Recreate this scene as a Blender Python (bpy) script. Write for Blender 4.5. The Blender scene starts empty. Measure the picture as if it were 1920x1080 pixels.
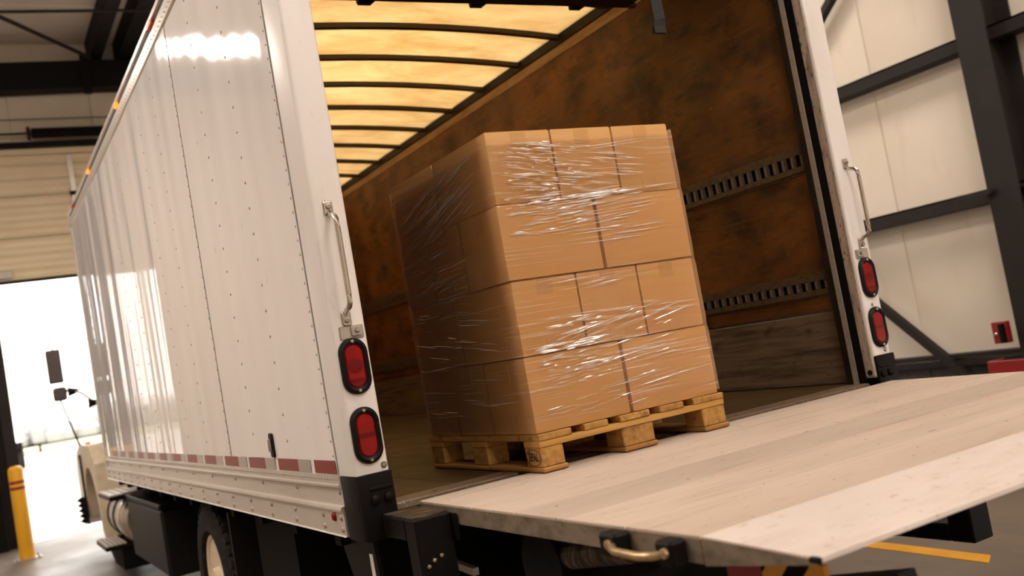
import bpy, math, random
from mathutils import Vector, Matrix
random.seed(7)
sc = bpy.context.scene
COL = sc.collection
# ------------------------------------------------------------------ camera
cam_d = bpy.data.cameras.new('camera'); cam = bpy.data.objects.new('camera', cam_d); COL.objects.link(cam)
R_ = Vector((0.8589, -0.4812, -0.1751)); U_ = Vector((0.1222, -0.1394, 0.9827)); F_ = Vector((0.4973, 0.8654, 0.0609))
F_.normalize(); R_ = (R_ - F_ * R_.dot(F_)).normalized(); U_ = R_.cross(F_)
mw = Matrix((R_, U_, -F_)).transposed().to_4x4(); mw.translation = Vector((-1.0129, -2.9246, 0.4226))
cam.matrix_world = mw
cam_d.sensor_width = 36; cam_d.lens = 1822.19 / 1920 * 36; cam_d.clip_end = 400; cam_d.clip_start = .05
cam_d.dof.use_dof = True; cam_d.dof.focus_distance = 3.35; cam_d.dof.aperture_fstop = 2.6
sc.camera = cam
# ------------------------------------------------------------------ world: bright overcast sky
w = bpy.data.worlds.new('overcast'); sc.world = w; w.use_nodes = True
bg = w.node_tree.nodes['Background']; bg.inputs[0].default_value = (1, .95, .90, 1); bg.inputs[1].default_value = 5.0
# ------------------------------------------------------------------ colour management
vs = sc.view_settings; vs.view_transform = 'Standard'; vs.look = 'None'; vs.gamma = 1; vs.use_curve_mapping = False
vs.exposure = 0.0
LAMP = 62.0
GZ = -1.04          # hall floor level (the cargo bed is z = 0)
W = 2.4965          # truck body width
L = 6.54            # truck body length

# ------------------------------------------------------------------ materials
MATS = {}
def mat(name, base, rough=.5, metal=0., layers=(), bump=None, coat=0., emit=None, rnd=0., rvar=None, spec=None, trans=0.):
    m = bpy.data.materials.new(name); m.use_nodes = True; nt = m.node_tree; N = nt.nodes; K = nt.links
    b = N['Principled BSDF']
    b.inputs['Roughness'].default_value = rough; b.inputs['Metallic'].default_value = metal
    b.inputs['Coat Weight'].default_value = coat; b.inputs['Coat Roughness'].default_value = .08
    if spec is not None: b.inputs['Specular IOR Level'].default_value = spec
    if trans: b.inputs['Transmission Weight'].default_value = trans
    tc = N.new('ShaderNodeTexCoord'); oi = N.new('ShaderNodeObjectInfo')
    va = N.new('ShaderNodeVectorMath'); va.operation = 'MULTIPLY_ADD'
    K.new(oi.outputs['Random'], va.inputs[0]); va.inputs[1].default_value = (17.3, 9.1, 23.7)
    K.new(tc.outputs['Object'], va.inputs[2])
    def noise(scale, detail=4., nrough=.55, dist=0.):
        mp = N.new('ShaderNodeMapping'); mp.inputs['Scale'].default_value = scale if hasattr(scale, '__len__') else (scale,) * 3
        K.new(va.outputs[0], mp.inputs[0])
        n = N.new('ShaderNodeTexNoise'); n.inputs['Scale'].default_value = 1.; n.inputs['Detail'].default_value = detail
        n.inputs['Roughness'].default_value = nrough; n.inputs['Distortion'].default_value = dist
        K.new(mp.outputs[0], n.inputs['Vector']); return n.outputs['Fac']
    def ramp(sock, lo, hi, a=1.):
        r = N.new('ShaderNodeMapRange'); r.inputs['From Min'].default_value = lo; r.inputs['From Max'].default_value = hi
        r.inputs['To Max'].default_value = a; K.new(sock, r.inputs['Value']); return r.outputs[0]
    def rgb(c): return (c[0], c[1], c[2], 1)
    cur = None
    b.inputs['Base Color'].default_value = rgb(base)
    for ly in layers:
        sc_, det, lo, hi, col, amt = ly[:6]; dist = ly[6] if len(ly) > 6 else 0.
        f = ramp(noise(sc_, det, .6, dist), lo, hi, amt)
        mx = N.new('ShaderNodeMix'); mx.data_type = 'RGBA'
        K.new(f, mx.inputs[0])
        if cur is None: mx.inputs[6].default_value = rgb(base)
        else: K.new(cur, mx.inputs[6])
        mx.inputs[7].default_value = rgb(col); cur = mx.outputs[2]
    if rnd:
        hs = N.new('ShaderNodeHueSaturation'); K.new(ramp(oi.outputs['Random'], 0, 1, 2 * rnd), hs.inputs['Value'])
        ad = N.new('ShaderNodeMath'); ad.operation = 'ADD'; ad.inputs[1].default_value = 1 - rnd
        K.new(hs.inputs['Value'].links[0].from_socket, ad.inputs[0]); K.new(ad.outputs[0], hs.inputs['Value'])
        if cur is None: hs.inputs['Color'].default_value = rgb(base)
        else: K.new(cur, hs.inputs['Color'])
        cur = hs.outputs[0]
    if cur is not None: K.new(cur, b.inputs['Base Color'])
    if rvar:
        f = ramp(noise(rvar[0], 4), .3, .7, rvar[1]); ad = N.new('ShaderNodeMath'); ad.operation = 'ADD'; ad.inputs[1].default_value = rough
        K.new(f, ad.inputs[0]); K.new(ad.outputs[0], b.inputs['Roughness'])
    prev = None
    for bp in (bump or ()):
        bn = N.new('ShaderNodeBump'); bn.inputs['Strength'].default_value = bp[1]; bn.inputs['Distance'].default_value = bp[2]
        K.new(noise(bp[0], bp[3] if len(bp) > 3 else 4), bn.inputs['Height'])
        if prev: K.new(prev, bn.inputs['Normal'])
        prev = bn.outputs[0]
    if prev: K.new(prev, b.inputs['Normal'])
    if emit:
        b.inputs['Emission Color'].default_value = rgb(emit[0]); b.inputs['Emission Strength'].default_value = emit[1]
    MATS[name] = m; return m

BROWN = (.13, .06, .02)
mat('panel_white', (.86, .815, .785), .045, layers=[((1.2, 1.2, .35), 5, .45, .8, (.72, .65, .60), .4), ((2, 30, 2), 4, .62, .8, (.68, .60, .53), .3), ((14, 14, 9), 5, .70, .74, (.45, .34, .24), .5), ((60, 60, 40), 3, .755, .775, (.16, .11, .08), .8)], bump=[((0, 2.4, .22), 1., .014, 1), ((3, 9, 3), .03, .003, 2)], rvar=((1, 1.5, 1.5), .05))
mat('post_white', (.82, .775, .74), .32, layers=[((3, 3, 1.4), 6, .5, .8, (.68, .59, .49), .5), ((60, 60, 34), 3, .735, .765, (.10, .07, .05), .9), ((9, 9, 3), 5, .63, .75, (.55, .44, .33), .6)], bump=[((30, 30, 30), .08, .002)])
mat('post_dirty', (.50, .42, .34), .6, layers=[((30, 30, 6), 6, .45, .7, (.17, .125, .09), .85), ((70, 70, 30), 4, .58, .66, (.06, .045, .03), .9)], bump=[((40, 40, 40), .3, .002)])
mat('black_steel', (.0065, .0056, .005), .45, spec=.11, layers=[((25, 25, 25), 6, .62, .80, (.05, .04, .03), .35), ((120, 120, 60), 3, .745, .775, (.26, .22, .18), .7)], bump=[((50, 50, 50), .15, .002)])
mat('step_worn', (.012, .010, .009), .5, spec=.3, layers=[((14, 60, 14), 6, .44, .66, (.19, .125, .075), .9), ((60, 90, 60), 4, .6, .7, (.02, .018, .016), .8)], bump=[((50, 90, 50), .3, .003)])
mat('black_frame', (.005, .0045, .004), .75, spec=.12, layers=[((10, 10, 10), 5, .55, .75, (.016, .013, .010), .6)])
mat('alu_rail', (.66, .60, .53), .34, .35, layers=[((2, 1.2, 8), 6, .5, .75, (.47, .40, .33), .5), ((40, 40, 40), 4, .68, .74, (.22, .16, .11), .6)], bump=[((8, 2, 120), .08, .002)])
mat('rivet_metal', (.40, .34, .28), .45, .3)
mat('rivet_shaded', (.40, .34, .29), .55, spec=.2)  # shadow spots of the panel rivets put into a darker base colour
mat('steel_handle', (.62, .56, .50), .24, .95, layers=[((40, 40, 12), 5, .55, .75, (.30, .23, .17), .6)])
mat('bolt_steel', (.42, .37, .32), .35, .85, layers=[((90, 90, 90), 3, .5, .7, (.18, .12, .08), .6)])
mat('grey_plate', (.44, .39, .33), .45, .3, layers=[((30, 30, 30), 5, .5, .75, (.28, .22, .17), .6)])
mat('rubber', (.008, .007, .0068), .48, spec=.2, layers=[((80, 80, 80), 3, .68, .74, (.12, .1, .09), .5)], bump=[((90, 90, 90), .15, .001)])
mat('red_lens', (.27, .004, .004), .22, spec=.25, layers=[((14, 14, 14), 2, .4, .7, (.17, .003, .003), .8)], bump=[((25, 25, 60), .15, .003)])
mat('dark_red_lens', (.14, .003, .003), .3, spec=.2)
mat('tape_red', (.22, .012, .010), .3, layers=[((20, 20, 20), 4, .5, .8, (.15, .009, .008), .5)])
mat('tape_silver', (.48, .43, .38), .28, .4, bump=[((300, 300, 300), .2, .001)])
mat('amber_lens', (.9, .16, .01), .2, emit=((1, .28, .02), 1.6))
mat('amber_marker', (.7, .22, .04), .35)
mat('orange_lens', (.75, .06, .01), .25)
mat('plywood', (.20, .074, .012), .48, layers=[((.5, 1.0, 2.2), 7, .42, .68, (.085, .028, .006), .85), ((3, 3.5, 6), 8, .46, .66, (.030, .011, .004), .85), ((5, 7, 30), 6, .55, .70, (.05, .018, .005), .7), ((2, 1.5, 70), 5, .60, .72, (.27, .11, .022), .5), ((9, 40, 7), 4, .68, .73, (.33, .17, .05), .55), ((9, 14, 40), 5, .69, .73, (.34, .18, .06), .6), ((60, 60, 60), 3, .76, .79, (.5, .34, .16), .8)], bump=[((4, 6, 50), .12, .003)], rvar=((1, 3, 3), .2))
mat('scuff_wood', (.20, .15, .10), .5, .1, layers=[((2, 2.5, 46), 7, .43, .66, (.05, .034, .02), .9), ((8, 8, 14), 6, .6, .72, (.035, .024, .015), .8)], bump=[((4, 6, 60), .2, .003)])
mat('trim_wood', (.40, .25, .12), .6, layers=[((20, 4, 20), 5, .45, .7, (.2, .1, .04), .8)])
mat('track_bar_lit', (.26, .225, .20), .4, .5)  # lighter steel paints in the lit edges of the slot bars
mat('track_steel', (.15, .105, .06), .5, .4, layers=[((30, 30, 30), 6, .5, .72, (.05, .03, .016), .8)], bump=[((60, 60, 60), .15, .001)])
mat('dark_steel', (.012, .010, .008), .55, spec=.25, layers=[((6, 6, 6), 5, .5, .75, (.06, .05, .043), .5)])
mat('bow_steel', (.075, .055, .035), .5, .2)
mat('cargo_floor_wood', (.075, .044, .017), .45, spec=.3, layers=[((30, 1.5, 10), 6, .4, .7, (.045, .026, .010), .8), ((3, 3, 3), 6, .5, .75, (.022, .015, .008), .8)], bump=[((60, 3, 20), .2, .003)], rnd=.16, rvar=((3, 3, 3), .15))
mat('sill_metal', (.22, .165, .11), .45, .2, layers=[((6, 40, 10), 6, .42, .7, (.13, .09, .055), .9), ((60, 90, 60), 4, .6, .68, (.6, .48, .34), .6)], bump=[((20, 80, 20), .2, .003)])
mat('gate_alu', (.56, .455, .365), .45, .2, layers=[((.9, 4, 3), 6, .43, .72, (.42, .32, .235), .6), ((2.5, 40, 3), 6, .56, .74, (.30, .21, .135), .5), ((30, 46, 10), 5, .655, .71, (.13, .08, .045), .8), ((7, 9, 7), 5, .64, .74, (.47, .27, .13), .45), ((9, 70, 9), 4, .68, .73, (.12, .075, .045), .6)], bump=[((3, 60, 10), .14, .002)], rnd=.10, rvar=((2, 6, 3), .15))
mat('gate_ramp', (.70, .615, .55), .36, .3, layers=[((2, 6, 3), 6, .46, .72, (.54, .44, .355), .7), ((16, 24, 10), 6, .60, .72, (.46, .34, .24), .6), ((34, 50, 10), 4, .68, .72, (.20, .135, .085), .6), ((5, 8, 5), 5, .64, .74, (.50, .33, .2), .5)], bump=[((3, 50, 10), .12, .002)], rvar=((2, 6, 3), .15))
mat('gate_edge', (.25, .20, .145), .45, .25, layers=[((5, 16, 30), 6, .42, .7, (.11, .08, .05), .9), ((60, 60, 60), 4, .64, .7, (.06, .045, .03), .7)], bump=[((20, 20, 60), .15, .002)])
mat('brass_worn', (.55, .40, .22), .35, .8, layers=[((40, 40, 40), 4, .5, .7, (.32, .2, .1), .6)])
mat('cardboard', (.66, .365, .122), .62, layers=[((1.5, 1.5, 60), 3, .4, .75, (.60, .322, .105), .5), ((4, 4, 4), 5, .5, .8, (.57, .30, .098), .5)], bump=[((3, 3, 150), .06, .001)], rnd=.05)
mat('carton_tape', (.62, .338, .110), .28, layers=[((6, 6, 6), 4, .4, .7, (.57, .30, .095), .6)], bump=[((20, 20, 50), .1, .001)])
mat('carton_edge', (.33, .17, .065), .8)
mat('pallet_wood', (.42, .215, .055), .6, layers=[((9, 9, 9), 6, .42, .72, (.40, .185, .04), .8), ((6, 60, 60), 4, .55, .72, (.33, .15, .035), .6), ((22, 22, 22), 5, .63, .72, (.11, .06, .025), .75)], bump=[((20, 20, 60), .25, .003)], rnd=.10)
mat('pallet_grain_x', (.60, .335, .085), .55, layers=[((3, 50, 70), 5, .42, .72, (.43, .21, .042), .8), ((14, 14, 14), 5, .66, .74, (.20, .10, .03), .7)], bump=[((4, 50, 80), .2, .002)], rnd=.08)
mat('pallet_end', (.50, .265, .068), .7, layers=[((40, 12, 40), 5, .42, .7, (.27, .12, .028), .85), ((20, 20, 20), 4, .56, .70, (.10, .05, .018), .75)], bump=[((60, 30, 90), .35, .003)], rnd=.10)
mat('stamp_ink', (.05, .022, .012), .7)
mat('tyre', (.012, .011, .010), .75, spec=.2, layers=[((20, 20, 20), 5, .5, .75, (.05, .042, .034), .6)], bump=[((60, 60, 60), .25, .002)])
mat('wheel_cream', (.72, .60, .43), .4, layers=[((10, 10, 10), 5, .5, .75, (.45, .34, .21), .6)])
mat('cab_white', (.78, .72, .64), .22, coat=.3)
mat('cab_glass', (.02, .022, .024), .05)
mat('mirror_grey', (.10, .085, .08), .25, .3)
mat('mirror_glass', (.6, .58, .56), .05, 1.)
mat('chrome', (.75, .70, .66), .14, 1.)
mat('tank_alu', (.55, .49, .43), .3, .8)
mat('hall_panel', (.74, .65, .53), .55, layers=[((.8, .8, .8), 5, .45, .75, (.64, .52, .38), .5), ((5, 5, 1), 5, .6, .75, (.58, .44, .28), .35)], bump=[((.9, .9, .5), .5, .05, 2)])
mat('ceiling_panel', (.62, .545, .47), .6, layers=[((.7, .7, .7), 5, .45, .75, (.50, .42, .34), .5)], bump=[((.6, 1.4, .6), .5, .06, 2)])
mat('hall_steel', (.021, .0165, .0138), .55, spec=.18, layers=[((3, 3, 3), 5, .5, .75, (.032, .025, .021), .5)])
mat('black_beam', (.006, .005, .0045), .6, spec=.15)
mat('door_cream', (.70, .58, .39), .45, layers=[((1, 1, 1), 5, .45, .75, (.60, .47, .29), .5)])
mat('block_grey', (.085, .078, .075), .8, layers=[((12, 12, 12), 6, .45, .7, (.055, .05, .048), .7)], bump=[((60, 60, 60), .3, .004)], rnd=.15)
mat('red_paint', (.26, .012, .012), .4, layers=[((20, 20, 20), 5, .55, .75, (.12, .01, .01), .6)])
mat('yellow_paint', (.80, .40, .012), .4, layers=[((6, 6, 6), 5, .55, .78, (.55, .26, .01), .5)])
mat('yellow_line', (.72, .34, .008), .55, layers=[((4, 4, 4), 6, .5, .75, (.50, .23, .01), .6), ((30, 30, 30), 5, .64, .72, (.20, .13, .06), .7)])
mat('hazard_yellow', (.66, .30, .012), .45, layers=[((20, 20, 20), 5, .55, .75, (.35, .15, .01), .6)])
mat('concrete', (.165, .125, .09), .42, layers=[((.8, .8, .8), 7, .42, .72, (.10, .074, .053), .85), ((4, 1.2, 3), 6, .52, .72, (.07, .05, .036), .7), ((12, 12, 12), 6, .62, .74, (.23, .185, .14), .45)], bump=[((20, 20, 20), .12, .003)], rvar=((1.2, 1.2, 1.2), .2))
mat('yard_concrete', (.60, .56, .52), .7, layers=[((.3, .3, .3), 5, .45, .75, (.48, .44, .40), .5)])
mat('yard_grass', (.42, .42, .26), .8, layers=[((.3, .3, .3), 5, .4, .7, (.48, .46, .32), .6)])
mat('tree_grey', (.34, .33, .33), .9, layers=[((1, 1, 1), 5, .4, .7, (.24, .24, .25), .7)])
mat('trailer_white', (.8, .8, .79), .4)
mat('white_mark', (.78, .72, .66), .4)
mat('lamp_housing', (.5, .5, .5), .4)
mat('lamp_glow', (1, 1, 1), .5, emit=((1, .875, .78), LAMP))
mat('webbing', (.014, .013, .013), .7, bump=[((200, 200, 90), .4, .002)])
mat('sealant', (.30, .235, .185), .7)
mat('wood_dust', (.09, .07, .05), .8)

def special():
    # translucent glass-fibre roof sheet
    m = bpy.data.materials.new('roof_translucent'); m.use_nodes = True; nt = m.node_tree; N = nt.nodes; K = nt.links
    N.remove(N['Principled BSDF']); out = N['Material Output']
    tc = N.new('ShaderNodeTexCoord'); n = N.new('ShaderNodeTexNoise'); n.inputs['Scale'].default_value = 2.2; n.inputs['Detail'].default_value = 7; n.inputs['Roughness'].default_value = .62
    n.inputs['Distortion'].default_value = .6
    mp = N.new('ShaderNodeMapping'); mp.inputs['Scale'].default_value = (1, 1.8, 1); K.new(tc.outputs['Object'], mp.inputs[0]); K.new(mp.outputs[0], n.inputs['Vector'])
    cr = N.new('ShaderNodeValToRGB'); cr.color_ramp.elements[0].position = .3; cr.color_ramp.elements[0].color = (.46, .275, .085, 1)
    cr.color_ramp.elements[1].position = .62; cr.color_ramp.elements[1].color = (.68, .475, .205, 1)
    K.new(n.outputs['Fac'], cr.inputs[0])
    t = N.new('ShaderNodeBsdfTranslucent'); d = N.new('ShaderNodeBsdfDiffuse'); K.new(cr.outputs[0], t.inputs[0]); K.new(cr.outputs[0], d.inputs[0])
    mx = N.new('ShaderNodeMixShader'); mx.inputs[0].default_value = .12; K.new(t.outputs[0], mx.inputs[1]); K.new(d.outputs[0], mx.inputs[2]); K.new(mx.outputs[0], out.inputs[0])
    MATS['roof_translucent'] = m
    # stretch film: clear, glossy, with stretched haze bands
    for name, base, hi in (('film', .0, .60), ('film_fold', .60, 1.0)):
        m = bpy.data.materials.new(name); m.use_nodes = True; nt = m.node_tree; N = nt.nodes; K = nt.links
        N.remove(N['Principled BSDF']); out = N['Material Output']
        tc = N.new('ShaderNodeTexCoord')
        def ns(scale, det):
            mp = N.new('ShaderNodeMapping'); mp.inputs['Scale'].default_value = scale; mp.inputs['Rotation'].default_value = (.14, -.09, 0)
            K.new(tc.outputs['Object'], mp.inputs[0]); n = N.new('ShaderNodeTexNoise'); n.inputs['Scale'].default_value = 1; n.inputs['Detail'].default_value = det
            K.new(mp.outputs[0], n.inputs['Vector']); return n.outputs['Fac']
        bn = N.new('ShaderNodeBump'); bn.inputs['Strength'].default_value = .55; bn.inputs['Distance'].default_value = .004
        K.new(ns((3, 3, 70), 5), bn.inputs['Height'])
        gl = N.new('ShaderNodeBsdfGlossy'); gl.inputs['Roughness'].default_value = .16; gl.inputs['Color'].default_value = (1, .97, .94, 1); K.new(bn.outputs[0], gl.inputs['Normal'])
        df = N.new('ShaderNodeBsdfDiffuse'); df.inputs['Color'].default_value = (.95, .92, .88, 1)
        gd = N.new('ShaderNodeMixShader'); gd.inputs[0].default_value = .45 if name == 'film' else .60; K.new(gl.outputs[0], gd.inputs[1]); K.new(df.outputs[0], gd.inputs[2])
        tr = N.new('ShaderNodeBsdfTransparent')
        fr = N.new('ShaderNodeFresnel'); fr.inputs['IOR'].default_value = 1.3; K.new(bn.outputs[0], fr.inputs['Normal'])
        mr = N.new('ShaderNodeMapRange'); mr.inputs['From Min'].default_value = .42; mr.inputs['From Max'].default_value = .78; mr.inputs['To Min'].default_value = base; mr.inputs['To Max'].default_value = hi
        K.new(ns((2.2, 2.2, 190) if name == 'film' else (30, 30, 60), 3 if name == 'film' else 5), mr.inputs['Value'])
        mv = mr.outputs[0]
        if name == 'film':
            mr.inputs['From Min'].default_value = .56; mr.inputs['From Max'].default_value = .74
            m2 = N.new('ShaderNodeMapRange'); m2.inputs['From Min'].default_value = .40; m2.inputs['From Max'].default_value = .68; K.new(ns((3.2, 3.2, 7), 4), m2.inputs['Value'])
            ml_ = N.new('ShaderNodeMath'); ml_.operation = 'MULTIPLY_ADD'; ml_.inputs[2].default_value = .012; K.new(mv, ml_.inputs[0]); K.new(m2.outputs[0], ml_.inputs[1]); mv = ml_.outputs[0]
        ad = N.new('ShaderNodeMath'); ad.operation = 'ADD'; ad.use_clamp = True; K.new(fr.outputs[0], ad.inputs[0]); K.new(mv, ad.inputs[1])
        mx = N.new('ShaderNodeMixShader'); K.new(ad.outputs[0], mx.inputs[0]); K.new(tr.outputs[0], mx.inputs[1]); K.new(gd.outputs[0], mx.inputs[2])
        K.new(mx.outputs[0], out.inputs[0]); MATS[name] = m
special()

# ------------------------------------------------------------------ mesh building
OFF = {}
class MB:
    def __init__(s): s.v = []; s.f = []
    def box(s, x0, x1, y0, y1, z0, z1):
        b = len(s.v)
        s.v += [(x, y, z) for z in (z0, z1) for y in (y0, y1) for x in (x0, x1)]
        s.f += [tuple(b + i for i in q) for q in ((0, 2, 3, 1), (4, 5, 7, 6), (0, 1, 5, 4), (2, 6, 7, 3), (0, 4, 6, 2), (1, 3, 7, 5))]
        return s
    def obox(s, c, ax, ay, az, hx, hy, hz):
        b = len(s.v); c = Vector(c)
        for k in (-1, 1):
            for j in (-1, 1):
                for i in (-1, 1): s.v.append(tuple(c + ax * (i * hx) + ay * (j * hy) + az * (k * hz)))
        s.f += [tuple(b + i for i in q) for q in ((0, 2, 3, 1), (4, 5, 7, 6), (0, 1, 5, 4), (2, 6, 7, 3), (0, 4, 6, 2), (1, 3, 7, 5))]
        return s
    def bar(s, a, b, w, h, up=(0, 0, 1)):
        a = Vector(a); b = Vector(b); d = (b - a); l = d.length; d.normalize(); up = Vector(up)
        x = d.cross(up)
        if x.length < 1e-4: x = d.cross(Vector((1, 0, 0)))
        x.normalize(); z = x.cross(d)
        return s.obox((a + b) / 2, x, d, z, w / 2, l / 2, h / 2)
    def prism(s, poly, axis, a0, a1):
        # poly: 2d points; axis 'x': (y,z), 'y': (x,z), 'z': (x,y)
        b = len(s.v); n = len(poly)
        for a in (a0, a1):
            for p, q in poly:
                s.v.append((a, p, q) if axis == 'x' else ((p, a, q) if axis == 'y' else (p, q, a)))
        s.f.append(tuple(range(b, b + n))); s.f.append(tuple(range(b + 2 * n - 1, b + n - 1, -1)))
        for i in range(n):
            j = (i + 1) % n; s.f.append((b + j, b + i, b + n + i, b + n + j))
        return s
    def tube(s, pts, r, seg=10, caps=True):
        pts = [Vector(p) for p in pts]; b = len(s.v); n = len(pts)
        ref = Vector((0, 0, 1))
        for i, p in enumerate(pts):
            t = (pts[min(i + 1, n - 1)] - pts[max(i - 1, 0)]).normalized()
            u = t.cross(ref)
            if u.length < .05: u = t.cross(Vector((1, 0, 0)))
            u.normalize(); v = u.cross(t)
            rr = r[i] if hasattr(r, '__len__') else r
            for k in range(seg):
                a = 2 * math.pi * k / seg; s.v.append(tuple(p + u * (math.cos(a) * rr) + v * (math.sin(a) * rr)))
        for i in range(n - 1):
            for k in range(seg):
                k2 = (k + 1) % seg; s.f.append((b + i * seg + k, b + i * seg + k2, b + (i + 1) * seg + k2, b + (i + 1) * seg + k))
        if caps:
            s.f.append(tuple(b + k for k in range(seg))[::-1]); s.f.append(tuple(b + (n - 1) * seg + k for k in range(seg)))
        return s
    def lathe(s, prof, c, axis='x', seg=24, closed=False):
        # prof: (radius, along)
        b = len(s.v); n = len(prof); c = Vector(c)
        ax = {'x': (Vector((1, 0, 0)), Vector((0, 1, 0)), Vector((0, 0, 1))), 'y': (Vector((0, 1, 0)), Vector((1, 0, 0)), Vector((0, 0, 1))), 'z': (Vector((0, 0, 1)), Vector((1, 0, 0)), Vector((0, 1, 0)))}[axis]
        for r, h in prof:
            for k in range(seg):
                a = 2 * math.pi * k / seg; s.v.append(tuple(c + ax[0] * h + ax[1] * (r * math.cos(a)) + ax[2] * (r * math.sin(a))))
        for i in range(n if closed else n - 1):
            i2 = (i + 1) % n
            for k in range(seg):
                k2 = (k + 1) % seg; s.f.append((b + i * seg + k, b + i * seg + k2, b + i2 * seg + k2, b + i2 * seg + k))
        if not closed:
            if prof[0][0] > 1e-6: s.f.append(tuple(b + k for k in range(seg)))
            if prof[-1][0] > 1e-6: s.f.append(tuple(b + (n - 1) * seg + k for k in range(seg)))
        return s
    def dome(s, c, nrm, r, h=None, seg=7):
        c = Vector(c); n = Vector(nrm); h = h or r * .6
        u = n.orthogonal().normalized(); v = n.cross(u); b = len(s.v)
        for rr, hh in ((1, 0), (.72, .72)):
            for k in range(seg):
                a = 2 * math.pi * k / seg; s.v.append(tuple(c + u * (r * rr * math.cos(a)) + v * (r * rr * math.sin(a)) + n * (h * hh)))
        s.v.append(tuple(c + n * h)); t = b + 2 * seg
        for k in range(seg):
            k2 = (k + 1) % seg; s.f.append((b + k, b + k2, b + seg + k2, b + seg + k)); s.f.append((b + seg + k, b + seg + k2, t))
        return s
    def oval(s, cx, cz, hw, hh, y0, y1, seg=10, inner=None):
        # stadium plate (or ring) in the x-z plane between y0 (front, lower y) and y1
        def ring(hw, hh):
            p = []
            for k in range(seg + 1):
                a = math.pi * k / seg; p.append((cx + hw * math.cos(a), cz + (hh - hw) + hw * math.sin(a)))
            for k in range(seg + 1):
                a = math.pi + math.pi * k / seg; p.append((cx + hw * math.cos(a), cz - (hh - hw) + hw * math.sin(a)))
            return p
        o = ring(hw, hh); n = len(o); b = len(s.v)
        if inner is None:
            k = .86
            i_ = ring(hw - (1 - k) * hw, hh - (1 - k) * hw)
            s.v += [(x, y1, z) for x, z in o] + [(x, y0 + .35 * (y1 - y0), z) for x, z in o] + [(x, y0, z) for x, z in i_]
            for q in range(2):
                for a in range(n):
                    c = (a + 1) % n; s.f.append((b + q * n + a, b + q * n + c, b + (q + 1) * n + c, b + (q + 1) * n + a))
            s.f.append(tuple(b + 2 * n + a for a in range(n)))
        else:
            i_ = ring(*inner); m_ = ring((hw + inner[0]) / 2, (hh + inner[1]) / 2)
            s.v += [(x, y1, z) for x, z in o] + [(x, y0 + .5 * (y1 - y0), z) for x, z in o] + [(x, y0, z) for x, z in m_] + [(x, y0 + .45 * (y1 - y0), z) for x, z in i_] + [(x, y1, z) for x, z in i_]
            for q in range(4):
                for a in range(n):
                    c = (a + 1) % n; s.f.append((b + q * n + a, b + q * n + c, b + (q + 1) * n + c, b + (q + 1) * n + a))
        return s
    def build(s, name, material, parent=None, kind=None, smooth=False, bevel=0., bseg=1, label=None):
        off = OFF.get(parent, Vector((0, 0, 0))) if parent else Vector((0, 0, 0))
        me = bpy.data.meshes.new(name)
        me.from_pydata([tuple(Vector(p) - off) for p in s.v], [], s.f); me.update()
        import bmesh
        bm = bmesh.new(); bm.from_mesh(me)
        bmesh.ops.recalc_face_normals(bm, faces=bm.faces)
        if bevel:
            ed = [e for e in bm.edges if len(e.link_faces) == 2 and e.calc_face_angle(0) > .6]
            bmesh.ops.bevel(bm, geom=ed, offset=bevel, segments=bseg, affect='EDGES', profile=.6)
        bm.to_mesh(me); bm.free()
        if smooth:
            for p in me.polygons: p.use_smooth = True
            me.set_sharp_from_angle(angle=math.radians(38))
        me.materials.append(MATS[material])
        o = bpy.data.objects.new(name, me); COL.objects.link(o)
        if parent: o.parent = parent
        OFF[o] = off
        if kind: o['kind'] = kind
        if label: o['label'] = label
        return o
def empty(name, loc, label=None, cat=None, group=None, kind=None):
    o = bpy.data.objects.new(name, None); COL.objects.link(o); o.location = loc; o.empty_display_size = .1
    OFF[o] = Vector(loc); tag(o, label, cat, group, kind); return o
def tag(o, label=None, cat=None, group=None, kind=None):
    if label: o['label'] = label
    if cat: o['category'] = cat
    if group: o['group'] = group
    if kind: o['kind'] = kind
    return o
def piece(src, loc, name=None):
    # a copy of a piece that shares its mesh; loc is an offset from the source
    c = src.copy(); COL.objects.link(c); c.parent = src.parent; c.location = Vector(src.location) + Vector(loc)
    return c
def Bx(*a): return MB().box(*a)

# ================================================================== the hall
fl = Bx(-6.7, 6.7, -9.2, 12.15, GZ - .2, GZ).build('floor', 'concrete', kind='structure')
tag(fl, 'stained brown concrete floor of the hall', None)
# painted line: from under the gate towards the right foreground
MB().prism([(3.33, 2.4), (3.43, 2.4), (3.37, .37), (3.25, .30)], 'z', GZ, GZ + .003).build('painted_line', 'yellow_line', fl, label='yellow painted floor line')

wr = empty('wall_right', (6.5, 2, GZ), 'cream insulated steel wall with dark girts right of the truck', kind='structure')
ys = [-8.8 + 1.175 * i for i in range(19)]
p0 = None
for i, y in enumerate(ys[:-1]):
    if p0 is None:
        p0 = Bx(6.5, 6.56, y + .004, y + 1.171, -.38, 6.0).build('wall_panel', 'hall_panel', wr, bevel=.006)
    else: piece(p0, (0, 1.175 * i, 0))
for z0, z1 in ((2.16, 2.27), (.90, 1.015), (3.45, 3.56), (4.7, 4.8)):
    g = MB().box(6.30, 6.5, -8.8, 12, z1 - .015, z1).box(6.30, 6.315, -8.8, 12, z0, z1).box(6.34, 6.5, -8.8, 12, z0, z0 + .012)
    g.build('girt', 'hall_steel', wr)
MB().box(6.36, 6.5, -8.8, 12, -.335, -.30).box(6.36, 6.5, -8.8, 12, -.40, -.355).build('base_girt', 'hall_steel', wr)
MB().box(6.42, 6.5, -8.8, 12, -.357, -.333).build('base_trim', 'alu_rail', wr)
b0 = None
for c in range(3):
    for i in range(26):
        y = -2 + i * .41 + (c % 2) * .205; z = GZ + .005 + c * .212
        if b0 is None: b0 = Bx(6.45, 6.62, y, y + .4, z, z + .202).build('concrete_block', 'block_grey', wr, bevel=.004); o0 = (y, z)
        else: piece(b0, (0, y - o0[0], z - o0[1]))
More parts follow.
